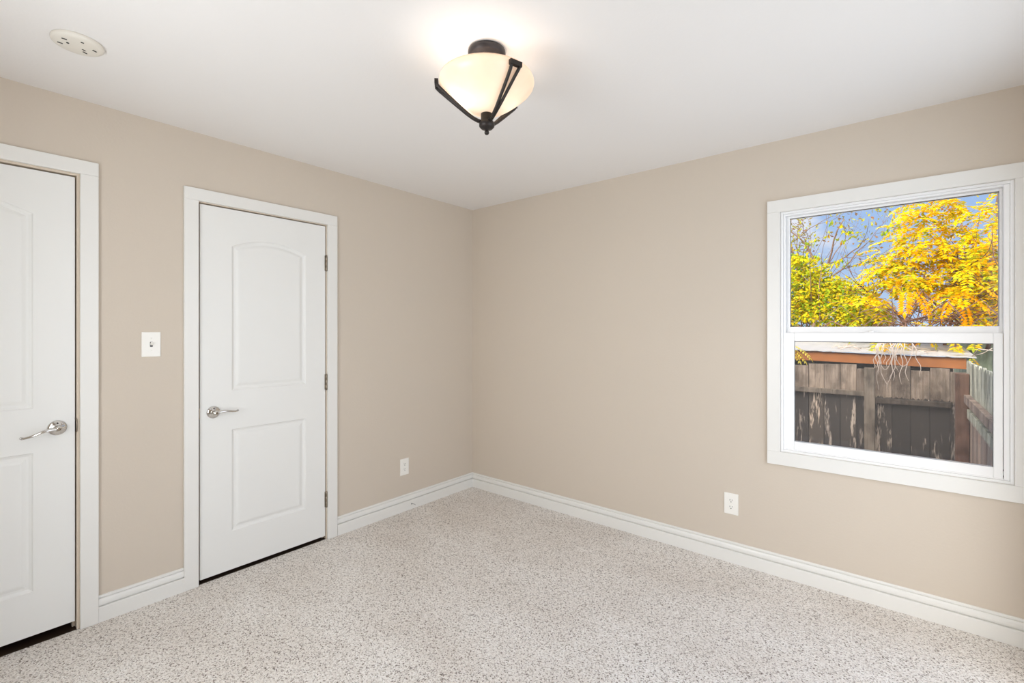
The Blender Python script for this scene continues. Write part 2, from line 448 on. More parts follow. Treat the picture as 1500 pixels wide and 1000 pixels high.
struct(base_x(MB(), .0, XW - .016, YF, 1).build('baseboard_front', M['trim']), 'white moulded baseboard along the wall opposite the window', 'baseboard')

# ================================================================== doors
def panel_loop(y0, y1, z0, zs, rise, d, n=18):
    """closed outline of a door panel inset by d; flat bottom, arched top (rise) springing from zs"""
    ya, yb = y0 + d, y1 - d
    pts = [(ya, z0 + d), (yb, z0 + d)]
    yc, hw = (y0 + y1) / 2, (y1 - y0) / 2
    for k in range(n + 1):
        y = yb + (ya - yb) * k / n
        u = (y - yc) / hw
        z = zs + rise * (1 - u * u) ** 1.0 - d if rise else zs - d
        pts.append((y, z))
    return pts

def door_slab(mb, d, xf, panels, th=.035):
    """slab with moulded panels on the face at x = xf"""
    a, b, z0, z1 = d['a'], d['b'], d['bot'], d['top']
    N = 18
    (py0, py1) = panels[0][0], panels[0][1]
    lo, up = panels
    def q(p, x=xf): return (x, p[0], p[1])
    L_lo = panel_loop(*lo, 0, n=N); L_up = panel_loop(*up, 0, n=N)
    F = []
    def quad(*ps): mb.add([q(p) for p in ps], [tuple(range(len(ps)))])
    quad((a, z0), (py0, z0), (py0, z1), (a, z1)) ; quad((py1, z0), (b, z0), (b, z1), (py1, z1))
    quad((py0, z0), (py1, z0), (py1, lo[2]), (py0, lo[2]))
    for k in range(N):                                              # rail between the panels, strip by strip
        ya = py1 + (py0 - py1) * k / N; yb = py1 + (py0 - py1) * (k + 1) / N
        quad((ya, lo[3]), (yb, lo[3]), (yb, up[2]), (ya, up[2]))
        pa, pb = L_up[2 + k], L_up[3 + k]
        quad(pa, pb, (pb[0], z1), (pa[0], z1))
    prof = [(0, 0), (.004, -.0045), (.013, -.0085), (.022, -.0085), (.034, -.0035), (.041, -.0022)]
    for P in (lo, up):
        loops = [[q(p, xf + dx) for p in panel_loop(*P, di, n=N)] for di, dx in prof]
        n = len(loops[0])
        for i in range(len(loops) - 1):
            mb.add(loops[i] + loops[i + 1], [(k, (k + 1) % n, n + (k + 1) % n, n + k) for k in range(n)], False)
        mb.add(loops[-1], [tuple(range(n))])
    xb = xf - th                                                    # edges and back
    mb.add([(xf, a, z0), (xf, b, z0), (xf, b, z1), (xf, a, z1), (xb, a, z0), (xb, b, z0), (xb, b, z1), (xb, a, z1)],
           [(0, 1, 5, 4), (1, 2, 6, 5), (2, 3, 7, 6), (3, 0, 4, 7), (4, 5, 6, 7)])

def casing_set(mb, d, o=.0775, i=.0115, th=.018, right_o=None):
    a, b, t = d['a'], d['b'], d['top']
    zt, zi = t + o, t + i
    mb.box(0, th, a - o, a - i + .001, 0, zi)                        # legs
    mb.box(0, th, b + i - .001, b + o, 0, zi)
    mb.box(0, th, a - o, b + o, zi, zt)                              # head
def jamb_set(mb, d, stop_x):
    a, b, t = d['a'] - .0055, d['b'] + .0055, d['top'] + .0075
    for (y0, y1, za, zb) in ((a - .0175, a, 0, t), (b, b + .0175, 0, t), (a - .0175, b + .0175, t, t + .0175)):
        mb.box(-T, -.0005, y0, y1, za, zb)
    for (y0, y1, za, zb) in ((a, a + .011, 0, t), (b - .011, b, 0, t), (a + .011, b - .011, t - .011, t)):   # stops behind the slab
        mb.box(stop_x - .03, stop_x, y0, y1, za, zb)

def lever(parent, y, z, xf, s, drop=0.0, pin=False):
    """chrome lever: round rosette, neck and a wave lever pointing to s*y"""
    org = empty_part = MB().lathe((xf, y, z), (1, 0, 0), [(0, 0), (.0335, 0), (.0335, .004), (.031, .008), (.024, .011), (.016, .0125), (.0135, .014), (.0125, .03), (.0, .03)], 40)
    h = org.build('lever_handle', M['chrome'], parent); h['label'] = 'polished chrome lever handle'
    pts, rad = [], []
    for k in range(19):
        t = k / 18
        yy = y + s * (.112 * t)
        zz = z - drop * t + .006 * math.sin(t * math.pi * 1.6)
        xx = xf + .046 + .010 * math.sin(t * math.pi) - .012 * t * t
        pts.append((xx, yy, zz)); rad.append(.0088 - .0040 * t + (.0015 if k == 18 else 0))
    m = MB().tube(pts, rad, 12, flat=.75)
    m.lathe((xf + .026, y, z), (1, 0, 0), [(0, 0), (.0125, 0), (.0125, .024), (.0105, .029), (0, .030)], 28)
    m.tube([(pts[-1][0], pts[-1][1], pts[-1][2]), (pts[-1][0] - .006, pts[-1][1] + s * .004, pts[-1][2] + .002)], [.006, .0055], 10)
    m.build('lever', M['chrome'], h)
    MB().lathe((xf + .0105, y - s * .0, z + .0215), (1, 0, 0), [(0, 0), (.0035, 0), (.0035, .0025), (0, .0028)], 16).build('privacy_hole', M['dark'], h)
    MB().lathe((xf + .0555, y, z), (1, 0, 0), [(0, 0), (.006, 0), (.006, .0018), (0, .002)], 20).build('spindle_cap', M['nickel'], h)
    return h

def hinge(parent, y, z, x=.0045):
    m = MB().lathe((x, y, z - .0505), (0, 0, 1), [(0, -.004), (.003, -.003), (.0048, 0), (.0062, .001), (.0062, .033), (.0056, .0335), (.0062, .034), (.0062, .067), (.0056, .0675), (.0062, .068), (.0062, .100), (.0048, .101), (.003, .104), (0, .105)], 16)
    m.box(-.004, .0005, y - .0095, y + .006, z - .050, z + .050)
    o = m.build('hinge', M['nickel'], parent); o['label'] = 'satin brown nickel hinge'
    return o

# door_2: closet door in the middle of the left wall
d2 = empty('door_2', (0, (D2['a'] + D2['b']) / 2, 0), 'white two panel arched door beside the light switch, hinges on its right', 'door', kind='structure')
mb = MB(); xf2 = -.0015
door_slab(mb, D2, xf2, [(-1.942, -1.513, .238, .815, 0), (-1.942, -1.513, 1.035, 1.852, .052)])
mb.build('door_panel', M['door'], d2)
mb = MB(); casing_set(mb, D2); mb.build('door_casing', M['trim'], d2, bevel=.0022)
mb = MB(); jamb_set(mb, D2, xf2 - .036); mb.build('door_jamb', M['jamb'], d2)
lever(d2, -2.036, .924, xf2, +1, drop=-.004)
for z in (1.818, 1.036, .263): hinge(d2, -1.3755, z)
MB().box(-.004, -.0008, D2['a'] - .0035, D2['a'] + .0008, .895, .953).build('latch_plate', M['nickel'], d2)

# door_1: door cut by the left edge of the picture
d1 = empty('door_1', (0, (D1['a'] + D1['b']) / 2, 0), 'white two panel arched door cut off by the left edge, lever on its right', 'door', kind='structure')
mb = MB(); xf1 = -.006
door_slab(mb, D1, xf1, [(-3.182, -2.734, .232, .838, 0), (-3.182, -2.734, 1.032, 1.886, .056)])
mb.build('door_panel', M['door'], d1)
mb = MB(); casing_set(mb, D1, o=.0800, i=.0165); mb.build('door_casing', M['trim'], d1, bevel=.0022)
mb = MB(); jamb_set(mb, D1, xf1 - .036); mb.build('door_jamb', M['jamb'], d1)
lever(d1, -2.658, .937, xf1, -1, drop=.020, pin=True)
for z in (1.83, 1.04, .27): hinge(d1, D1['a'] - .005, z)
m = MB().box(-.030, -.001, D1['b'] + .0030, D1['b'] + .0052, .908, .970)
m.tube([(-.001, D1['b'] + .004, .908), (.0025, D1['b'] + .0055, .912), (.0025, D1['b'] + .0055, .966), (-.001, D1['b'] + .004, .970)], .0025, 6)
m.build('strike_plate', M['nickel'], d1)

# ================================================================== window in the back wall
x0, x1, z0, z1 = WIN
win = empty('window_1', ((x0 + x1) / 2, 0, z0), 'white single hung window overlooking the fence and yellow leaves', 'window', kind='structure')
cw = .0645
m = MB()
m.box(x0 - cw, x0, -.018, 0, z0, z1).box(x1, x1 + cw, -.018, 0, z0, z1)
m.box(x0 - cw, x1 + cw, -.018, 0, z1, z1 + cw + .003).box(x0 - cw, x1 + cw, -.018, 0, z0 - cw - .008, z0)
m.build('window_casing', M['trim'], win, bevel=.002)

def ring(mb, xa, xb, za, zb, wl_, wr, wb, wt, y0, y1):
    """rectangular frame with member widths left/right/bottom/top"""
    mb.box(xa, xa + wl_, y0, y1, za, zb).box(xb - wr, xb, y0, y1, za, zb)
    mb.box(xa + wl_, xb - wr, y0, y1, za, za + wb).box(xa + wl_, xb - wr, y0, y1, zb - wt, zb)
m = MB()
ring(m, x0, x1, z0, z1, .012, .012, .012, .012, .000, .13)           # lining of the opening
ring(m, x0 + .012, x1 - .012, z0 + .012, z1 - .012, .011, .019, .006, .010, .012, .11)
m.build('window_frame', M['vinyl'], win, bevel=.0015)
m = MB()                                                             # upper fixed sash
ring(m, x0 + .023, x1 - .031, 1.3600, z1 - .022, .015, .010, .034, .010, .045, .085)
up = m.build('upper_sash', M['vinyl'], win, bevel=.002)
ux0, ux1, uz0, uz1 = x0 + .038, x1 - .041, 1.394, z1 - .032
m = MB(); m.box(ux0 - .004, ux1 + .004, .060, .066, uz0 - .004, uz1 + .004); m.build('upper_pane', M['glass'], up)
m = MB(); ring(m, ux0 - .001, ux1 + .001, uz0 - .001, uz1 + .001, .0022, .0022, .0012, .0035, .055, .059); m.build('glazing_gasket', M['gasket'], up)
m = MB()                                                             # lower sliding sash, in front
lx0, lx1, lz0, lz1 = x0 + .014, x1 - .033, z0 + .016, 1.3626
ring(m, lx0, lx1, lz0, lz1, .050, .030, .047, .047, .014, .044)
lo = m.build('lower_sash', M['vinyl'], win, bevel=.003)
gx0, gx1, gz0, gz1 = lx0 + .050, lx1 - .030, lz0 + .047, lz1 - .047
m = MB(); m.box(gx0 - .004, gx1 + .004, .027, .033, gz0 - .004, gz1 + .004); m.build('lower_pane', M['glass'], lo)
m = MB(); ring(m, gx0 - .001, gx1 + .001, gz0 - .001, gz1 + .001, .0025, .0025, .0012, .0045, .022, .0265); m.build('glazing_gasket', M['gasket'], lo)
m = MB(); m.box(2.78, 2.835, .020, .044, 1.3626, 1.3665).lathe((2.807, .030, 1.3665), (0, 0, 1), [(.011, 0), (.011, .006), (.007, .009), (0, .009)], 20)
m.box(2.800, 2.835, .024, .033, 1.3690, 1.3750); m.build('sash_lock', M['vinyl'], lo, bevel=.001)
m = MB(); m.box(x0 + .02, x1 - .03, .102, .1035, z0 + .015, 1.362); m.build('insect_screen', M['screen'], win)
m = MB(); m.box(x1 - .0325, x1 - .0305, .016, .030, z0 + .022, z0 + .030).box(x1 - .0325, x1 - .0305, .016, .030, z0 + .05, z0 + .057); m.build('tilt_latch', M['dark'], win)
m = MB(); m.box(x0 - .06, x1 + .06, T, T + .05, z0 - .06, z0 - .012); m.build('outer_sill', M['vinyl'], win)

# unseen glazed openings added for the fill lights: in the right wall and in the wall behind the camera
def plain_window(name, axis, plane, s, rect, label):
    u0, u1, z0, z1 = rect
    e = empty(name, (plane, (u0 + u1) / 2, z0) if axis == 'x' else ((u0 + u1) / 2, plane, z0), label, 'window', kind='structure')
    def bx(mb, da, db, ua, ub, za, zb):
        a, b = sorted((plane + s * da, plane + s * db))
        return mb.box(a, b, ua, ub, za, zb) if axis == 'x' else mb.box(ua, ub, a, b, za, zb)
    m = MB()
    for (ua, ub, za, zb) in ((u0 - .065, u0, max(z0, .125), z1), (u1, u1 + .065, max(z0, .125), z1), (u0 - .065, u1 + .065, z1, z1 + .068)):
        bx(m, -.018, 0, ua, ub, za, zb)
    if z0 > .3: bx(m, -.018, 0, u0 - .065, u1 + .065, z0 - .068, z0)
    m.build('window_casing', M['trim'], e, bevel=.002)
    m = MB(); c = (u0 + u1) / 2
    for (ua, ub, za, zb) in ((u0, u0 + .035, z0, z1), (u1 - .035, u1, z0, z1), (u0 + .035, u1 - .035, z0, z0 + .035), (u0 + .035, u1 - .035, z1 - .035, z1), (c - .02, c + .02, z0 + .035, z1 - .035)):
        bx(m, .02, .12, ua, ub, za, zb)
    m.build('window_frame', M['vinyl'], e)
    m = MB(); bx(m, .066, .072, u0 + .03, u1 - .03, z0 + .03, z1 - .03); m.build('window_pane', M['glass'], e)
plain_window('added_window_2', 'x', XW, 1, W2, 'white framed patio door added for fill light in the unseen right wall')
plain_window('added_window_3', 'y', YF, -1, W3, 'white framed window added for fill light in the wall opposite the framed window')

# ================================================================== wall plates
def screw(mb, c, n):
    mb.lathe(c, n, [(0, 0), (.0033, 0), (.0033, .0006), (.0015, .0012), (0, .0012)], 14)

sw = empty('light_switch', (0, -2.3155, 1.243), 'white toggle light switch plate between the two doors', 'switch')
yc, zc = -2.3155, 1.3045
MB().box(0, .0055, yc - .0395, yc + .0395, zc - .0625, zc + .0625).build('cover_plate', M['plastic'], sw, bevel=.003, seg=3)
m = MB().box(.0052, .0062, yc - .0055, yc + .0055, zc - .0125, zc + .0125); m.build('toggle_slot', M['gasket'], sw)
m = MB().obox((.0125, yc, zc + .003), (1, 0, .55), (0, 1, 0), (-.55, 0, 1), .0085, .0042, .0052); m.build('toggle', M['plastic'], sw, bevel=.001)
for s in (-1, 1):
    m = MB(); screw(m, (.0054, yc, zc + s * .030), (1, 0, 0)); m.build('screw', M['plastic'], sw)

def outlet(loc, n, u, label):
    """duplex receptacle; n wall normal, u horizontal direction along the wall"""
    n, u = Vector(n), Vector(u); up = Vector((0, 0, 1)); c = Vector(loc)
    o = empty('power_outlet', tuple(c), label, 'outlet', 'white duplex outlets on the beige walls')
    MB().obox(c + n * .0025, n, u, up, .0025, .0395, .0625).build('cover_plate', M['plastic'], o, bevel=.0022, seg=3)
    for s in (-1, 1):
        cc = c + up * s * .0195
        poly = []
        for k in range(28):
            t = 2 * math.pi * k / 28
            a, b_ = .0172 * math.cos(t), .0172 * math.sin(t)
            b_ = max(-.0138, min(.0138, b_))
            poly.append((a, b_))
        vs = [cc + n * .0048 + u * a + up * b_ for a, b_ in poly] + [cc + n * .0066 + u * a + up * b_ for a, b_ in poly]
        k = len(poly)
        f = MB().add(vs, [tuple(range(k, 2 * k))] + [(i, (i + 1) % k, k + (i + 1) % k, k + i) for i in range(k)])
        face = f.build('receptacle', M['plastic'], o)
        m = MB()
        for du, hh in ((-.0063, .0042), (.0063, .0034)):
            m.obox(cc + n * .0067 + u * du + up * .0035, n, u, up, .0003, .0011, hh)
        m.lathe(cc + n * .0064 - up * .0075, n, [(.0, 0), (.0027, 0), (.0027, .0006), (0, .0006)], 14)
        m.build('slots', M['dark'], face)
    m = MB(); screw(m, c + n * .0049, n); m.build('screw', M['plastic'], o)
    return o
outlet((0, -.7412, .336), (1, 0, 0), (0, 1, 0), 'white duplex outlet low on the wall beside the closet door')
outlet((2.1466, 0, .3455), (0, -1, 0), (1, 0, 0), 'white duplex outlet low on the window wall, left of the window')

# wire stub sticking out of the baseboard
m = MB().tube([(.016, -.6836, .040), (.021, -.6836, .041), (.030, -.676, .040), (.036, -.668, .036), (.038, -.664, .030)], .0016, 8)
m.lathe((.0155, -.6836, .040), (1, 0, 0), [(0, 0), (.0052, 0), (.0050, .002), (.0, .0026)], 14)
tag(m.build('wire_stub', M['wire']), 'short thin grey wire poking out of the baseboard below the outlet', 'wire')

# ================================================================== ceiling unit (round, slotted)
du = empty('smoke_detector', (.575, -2.668, H), 'round off white smoke detector with dark slots on the ceiling', 'smoke detector')
c = Vector((.575, -2.668, H))
MB().lathe(c, (0, 0, -1), [(0, 0), (.074, 0), (.075, .004), (.074, .010), (.070, .014), (.060, .0165), (.0, .018)], 56).build('housing', M['ivory_plastic'], du)
for (dx, dy, ang, ln) in ((.026, -.040, 10, .013), (-.017, -.046, 20, .013), (-.010, .018, 60, .011), (-.030, .024, 55, .013), (.012, .045, 50, .012), (.045, .006, 20, .008)):
    a = R(ang)
    MB().obox(c + Vector((dx, dy, -.0172)), (math.cos(a + 1.2), math.sin(a + 1.2), 0), (-math.sin(a + 1.2), math.cos(a + 1.2), 0), (0, 0, 1), ln * .55, .0022, .0012).build('vent_slot', M['dark'], du)
MB().lathe(c + Vector((.004, -.028, -.0165)), (0, 0, -1), [(0, 0), (.0042, 0), (.0042, .0022), (0, .0024)], 16).build('sensor_hole', M['dark'], du)

# ================================================================== ceiling lamp
LX, LY = 1.706, -1.667
lamp = empty('ceiling_lamp', (LX, LY, H), 'semi flush ceiling lamp with cream glass bowl and dark iron arms', 'ceiling lamp')
L0 = Vector((LX, LY, 0))
MB().lathe((LX, LY, H), (0, 0, -1), [(0, 0), (.062, 0), (.070, .004), (.072, .012), (.070, .022), (.066, .028), (.060, .030), (.058, .036), (.050, .040), (.016, .043), (.012, .06), (.010, .20), (.010, .235), (0, .235)], 48).build('canopy', M['canopy_iron'], lamp)
# glass bowl: single blown wall with a thick rolled lip
prof = [(.020, 2.197), (.035, 2.1985), (.055, 2.206), (.080, 2.220), (.105, 2.237), (.130, 2.256), (.152, 2.274), (.168, 2.289), (.177, 2.301), (.1805, 2.312), (.1795, 2.321), (.175, 2.3265)]
sh = MB().lathe((LX, LY, 0), (0, 0, 1), prof, 64).build('glass_bowl', M['shade'], lamp, fix=True)
m = MB()
for k in range(64):
    pass
pts = [(.1735 + .003 * math.cos(t), 2.3265 + .003 * math.sin(t)) for t in [2 * math.pi * i / 10 for i in range(11)]]
m.lathe((LX, LY, 0), (0, 0, 1), pts, 64).build('rim_lip', M['shade'], sh)
# hub with finial
MB().lathe((LX, LY, 0), (0, 0, 1), [(0, 2.1195), (.006, 2.1200), (.009, 2.1255), (.0085, 2.131), (.005, 2.1355), (.008, 2.139), (.022, 2.1425), (.029, 2.150), (.0295, 2.160), (.026, 2.168), (.0225, 2.171), (.0225, 2.1985), (.019, 2.202), (0, 2.202)], 40).build('finial', M['iron'], lamp)
fw = Vector((-math.sin(CAM_ANG), math.cos(CAM_ANG), 0)); rt = Vector((math.cos(CAM_ANG), math.sin(CAM_ANG), 0))
for th in (35, -84, 150):
    rad = (-fw) * math.cos(R(th)) + rt * math.sin(R(th))
    tan = Vector((0, 0, 1)).cross(rad)
    path = [(.189, 2.302), (.187, 2.292), (.178, 2.283), (.163, 2.270), (.142, 2.252), (.118, 2.232), (.094, 2.212), (.072, 2.194), (.052, 2.180), (.034, 2.171), (.020, 2.167)]
    m = MB()
    for s in (-1, 1):
        pts = []
        for i, (r, z) in enumerate(path):
            f = max(0.0, 1 - i / 7.5) ** .9
            pts.append(L0 + rad * r + tan * s * (.003 + .0155 * f) + Vector((0, 0, z)))
        m.tube(pts, [.0076] * 3 + [.0074] * (len(pts) - 3), 10, flat=.8)
    m.obox(L0 + rad * .189 + Vector((0, 0, 2.303)), rad, tan, (0, 0, 1), .0070, .0240, .0085)
    m.build('arm', M['iron'], lamp, bevel=0)
# sockets and bulbs inside the bowl
for k, off in enumerate((-.072, .060)):
    p = L0 + rt * off + fw * (-.01 if k == 0 else .01)
    MB().tube([L0 + Vector((0, 0, 2.245)), p * .5 + L0 * .5 + Vector((0, 0, 2.245)), p + Vector((0, 0, 2.245))], .008, 10).build('socket', M['iron'], lamp)
    bl = bpy.data.lights.new('bulb', 'POINT'); bl.energy = .88 if k == 0 else .26; bl.color = (1.0, .97, .93); bl.shadow_soft_size = .024
    bo = bpy.data.objects.new('bulb', bl); COL.objects.link(bo); bo.parent = lamp
    bo.location = p + Vector((0, 0, 2.268)) - Vector((LX, LY, H))

# ================================================================== outside
random.seed(11)
GZ = -.60
struct(MB().box(-14, 18, T, 40, GZ - .2, GZ).build('ground', M['soil']), 'bare brown garden soil outside the window', 'ground')

# --- weathered back fence
FY = 3.10
bf = empty('wooden_fence', (2.6, FY, GZ), 'weathered grey brown board fence across the yard, under the orange fascia', 'fence')
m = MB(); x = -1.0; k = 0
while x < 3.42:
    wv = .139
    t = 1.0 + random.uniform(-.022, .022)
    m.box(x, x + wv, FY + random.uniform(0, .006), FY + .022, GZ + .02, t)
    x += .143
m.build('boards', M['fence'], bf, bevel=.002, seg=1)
for xc in (.26, 2.682):
    MB().box(xc - .044, xc + .044, FY - .088, FY - .001, GZ, .995).build('fence_post', M['post'], bf, bevel=.004)
M['rail_dark'] = mat_wood('dark_wet_rail', lin(128, 116, 106), lin(74, 68, 64), plank=5)
for (xa, xb, za, zb, mr) in ((-1.0, .216, .765, .775, 'post'), (.304, 2.638, .768, .748, 'post'), (2.726, 3.295, .690, .694, 'rail_dark')):
    m = MB()
    m.add([(xa, FY - .040, za - .050), (xb, FY - .040, zb - .050), (xb, FY - .040, zb), (xa, FY - .040, za), (xa, FY - .001, za - .050), (xb, FY - .001, zb - .050), (xb, FY - .001, zb), (xa, FY - .001, za)],
          [(0, 1, 2, 3), (4, 7, 6, 5), (0, 4, 5, 1), (3, 2, 6, 7), (0, 3, 7, 4), (1, 5, 6, 2)])
    m.build('rail', M[mr], bf, bevel=.003)

# --- reddish post and pale side fence
rp = MB().box(3.300, 3.388, 2.706, 2.794, GZ, .994)
tag(rp.build('fence_post', M['red_post'], bevel=.004), 'reddish brown square post at the end of the pale side fence', 'post')
sf = empty('side_fence', (3.38, 1.6, GZ), 'pale green white board fence running towards the window', 'fence')
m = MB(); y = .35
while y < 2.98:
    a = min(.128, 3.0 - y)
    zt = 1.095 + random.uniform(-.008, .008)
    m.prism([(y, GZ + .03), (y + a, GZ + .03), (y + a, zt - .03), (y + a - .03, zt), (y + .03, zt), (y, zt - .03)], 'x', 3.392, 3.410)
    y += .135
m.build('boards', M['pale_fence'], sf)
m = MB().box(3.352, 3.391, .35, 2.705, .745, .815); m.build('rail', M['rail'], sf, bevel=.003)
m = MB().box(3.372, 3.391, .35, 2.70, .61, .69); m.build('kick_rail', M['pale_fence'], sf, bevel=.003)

# --- shed behind the fence with white roof and orange fascia
sh_ = empty('garden_shed', (1.6, 4.4, GZ), 'low shed behind the fence with white roof and orange brown fascia', 'shed')
def slanted(mb, xa, xb, y0_, y1_, za, zb, h0, h1):
    """board whose height runs from za (at xa) to zb (at xb)"""
    mb.add([(xa, y0_, za), (xb, y0_, zb), (xb, y0_, zb + h1), (xa, y0_, za + h0), (xa, y1_, za), (xb, y1_, zb), (xb, y1_, zb + h1), (xa, y1_, za + h0)],
           [(0, 1, 2, 3), (4, 7, 6, 5), (0, 4, 5, 1), (3, 2, 6, 7), (0, 3, 7, 4), (1, 5, 6, 2)])
m = MB(); slanted(m, -.6, 3.43, 3.48, 3.52, 1.095, .992, .110, .108); m.build('fascia', M['fascia'], sh_, bevel=.002)
m = MB()
n = 54
for k in range(n):                                                    # shallow corrugated sheet
    xa = -.7 + 4.2 * k / n; xb = -.7 + 4.2 * (k + 1) / n
    za = 1.222 - .105 * (xa + .6) / 4.03; zb = 1.222 - .105 * (xb + .6) / 4.03
    o1 = .005 if k % 2 else 0; o2 = 0 if k % 2 else .005
    m.add([(xa, 3.44, za + o1), (xb, 3.44, zb + o2), (xb, 5.4, zb + o2 + .10), (xa, 5.4, za + o1 + .10), (xa, 3.44, za + o1 - .012), (xb, 3.44, zb + o2 - .012), (xb, 5.4, zb + o2 + .088), (xa, 5.4, za + o1 + .088)],
          [(0, 1, 2, 3), (4, 7, 6, 5), (0, 4, 5, 1), (2, 6, 7, 3)])
m.build('roof_sheet', M['white_metal'], sh_, fix=False)
m = MB().box(-.5, 3.35, 3.75, 3.80, GZ, 1.06).box(-.5, -.45, 3.80, 5.3, GZ, 1.1).box(3.30, 3.35, 3.80, 5.3, GZ, 1.0)
m.build('shed_wall', M['shed_dark'], sh_)

# --- sage green building further right
gb = empty('green_building', (5.6, 5.6, GZ), 'sage green neighbouring building with vertical siding beyond the pale fence', 'building')
m = MB()
x = 3.60
while x < 7.5:
    m.box(x, x + .192, 5.0, 5.03, GZ, 2.05); x += .2
m.box(3.60, 7.6, 5.031, 7.5, GZ, 2.05)
m.build('siding_wall', M['green_siding'], gb)
m = MB().prism([(4.75, 2.04), (7.8, 2.04), (7.8, 2.12), (6.3, 2.55), (4.75, 2.12)], 'x', 3.5, 7.8); m.build('roof', M['roofing'], gb)

# ---------------------------------------------------------------- plants
def rv(a=1.0): return Vector((random.uniform(-a, a), random.uniform(-a, a), random.uniform(-a, a)))

def leaflet(mb, base, d, nrm, ln, wd):
    """pointed folded leaflet"""
    d = d.normalized(); s = d.cross(nrm)
    s = s.normalized() if s.length > 1e-6 else d.orthogonal().normalized()
    n = s.cross(d)
    tip = base + d * ln - n * ln * .18
    a = base + d * ln * .42 + s * wd * .5 - n * ln * .02
    b_ = base + d * ln * .42 - s * wd * .5 - n * ln * .02
    mid = base + d * ln * .45 + n * wd * .12
    mb.add([base, a, tip, b_, mid], [(0, 1, 4), (1, 2, 4), (2, 3, 4), (3, 0, 4)])

def pinnate(mb, base, d, ln, pairs, wd):
    """compound leaf: leaflets in pairs along a drooping rachis"""
    d = d.normalized(); up = Vector((0, 0, 1))
    side = d.cross(up); side = side.normalized() if side.length > 1e-4 else Vector((1, 0, 0))
    p = Vector(base); step = ln / pairs; dd = d.copy()
    for k in range(pairs):
        dd = (dd + Vector((0, 0, -.10))).normalized()
        p = p + dd * step
        nr = side.cross(dd)
        l_ = wd * 2.6 * (1 - .35 * abs(k / pairs - .4))
        for s in (-1, 1):
            leaflet(mb, p, side * s * 1.0 + dd * .45 + rv(.14), nr + rv(.25), l_, wd)
    leaflet(mb, p, dd, side.cross(dd), wd * 2.6, wd)

def branch(mb, p, d, ln, r, depth, tips, up=.15, wig=.25):
    pts, rs = [Vector(p)], [r]
    n = 6
    dd = Vector(d).normalized()
    for k in range(n):
        dd = (dd + rv(wig) + Vector((0, 0, up * .3))).normalized()
        pts.append(pts[-1] + dd * ln / n); rs.append(r * (1 - .6 * (k + 1) / n))
    mb.tube(pts, rs, 5 if depth < 2 else 7)
    tips.append((pts[-1], dd))
    if depth > 0:
        for k in range(random.choice((2, 3))):
            i = random.randint(2, n)
            branch(mb, pts[i], (dd + rv(.9)).normalized(), ln * random.uniform(.55, .75), rs[i] * .75, depth - 1, tips, up, wig)
    else:
        tips.append((pts[3], dd))

def in_ellipsoid(c, s):
    while True:
        q = rv()
        if q.length <= 1: return Vector((c[0] + q.x * s[0], c[1] + q.y * s[1], c[2] + q.z * s[2]))

# --- yellow compound-leaved vine growing over the shed
vy = empty('yellow_vine', (3.2, 5.2, GZ), 'large sprawling vine with bright yellow feathery leaves over the shed roof', 'vine')
stems, tips = MB(), []
for (bx, by, lean) in ((3.05, 4.6, (-.1, 0, 1)), (3.35, 4.9, (.1, .1, 1)), (3.7, 4.7, (.2, .0, 1)), (2.85, 5.0, (-.3, 0, 1)), (4.2, 4.85, (.25, 0, 1))):
    branch(stems, (bx, by, 1.15), lean, 1.0, .022, 3, tips, .3, .3)
for (bx, by) in ((3.05, 4.6), (3.35, 4.9), (2.85, 5.0)):
    stems.tube([(bx + .3, by + .9, GZ), (bx + .1, by + .85, .4), (bx + .05, by + .5, 1.22), (bx, by, 1.2)], [.03, .028, .025, .022], 7)
for k in range(64):                                                   # bare stems arching in front of the leaves
    a = Vector((random.uniform(2.75, 3.9), random.uniform(3.95, 4.35), random.uniform(1.24, 1.5)))
    b_ = a + Vector((random.uniform(-.7, .7), random.uniform(-.15, .15), random.uniform(.0, .45)))
    c_ = (a + b_) / 2 + Vector((0, 0, random.uniform(.05, .25)))
    stems.tube([a, a * .55 + c_ * .45, c_, b_ * .55 + c_ * .45, b_], random.uniform(.002, .0055), 5)
for k in range(46):                                                   # tangle of dry stems lying on the roof
    a = Vector((random.uniform(2.5, 3.5), random.uniform(3.7, 4.9), random.uniform(1.22, 1.62)))
    b_ = a + Vector((random.uniform(-.6, .6), random.uniform(-.3, .3), random.uniform(-.12, .25)))
    c_ = (a + b_) / 2 + Vector((0, 0, random.uniform(.05, .22)))
    stems.tube([a, a * .55 + c_ * .45, c_, b_ * .55 + c_ * .45, b_], random.uniform(.003, .008), 5)
stems.build('stems', M['dark_vine'], vy)
lv = MB()
CL = [((3.34, 4.75, 2.62), (.50, .45, .38), 120), ((3.62, 4.75, 2.15), (.42, .40, .42), 110), ((2.98, 4.75, 2.12), (.36, .35, .22), 62), ((3.15, 4.9, 1.95), (.40, .35, .20), 45),
      ((3.60, 4.65, 1.72), (.42, .25, .24), 40), ((2.62, 4.65, 1.80), (.20, .25, .14), 22), ((3.20, 4.75, 2.98), (.32, .35, .14), 34), ((3.05, 4.0, 1.40), (.45, .18, .08), 24),
      ((4.3, 4.8, 2.2), (.55, .5, .7), 90), ((2.80, 4.7, 2.35), (.24, .3, .14), 16), ((3.75, 4.4, 1.45), (.30, .3, .14), 16)]
for c_, s_, n_ in CL:
    for k in range(int(n_ * 1.12)):
        p = in_ellipsoid(c_, s_)
        d = Vector((random.uniform(-1, 1), random.uniform(-1.1, .4), random.uniform(-.45, .35)))
        pinnate(lv, p, d, random.uniform(.17, .30), random.randint(5, 8), random.uniform(.024, .036))
for p, d in tips:
    if p.z > 1.35 and p.x > 2.85 and random.random() < .6:
        pinnate(lv, p, d + rv(.6), random.uniform(.18, .3), 7, .026)
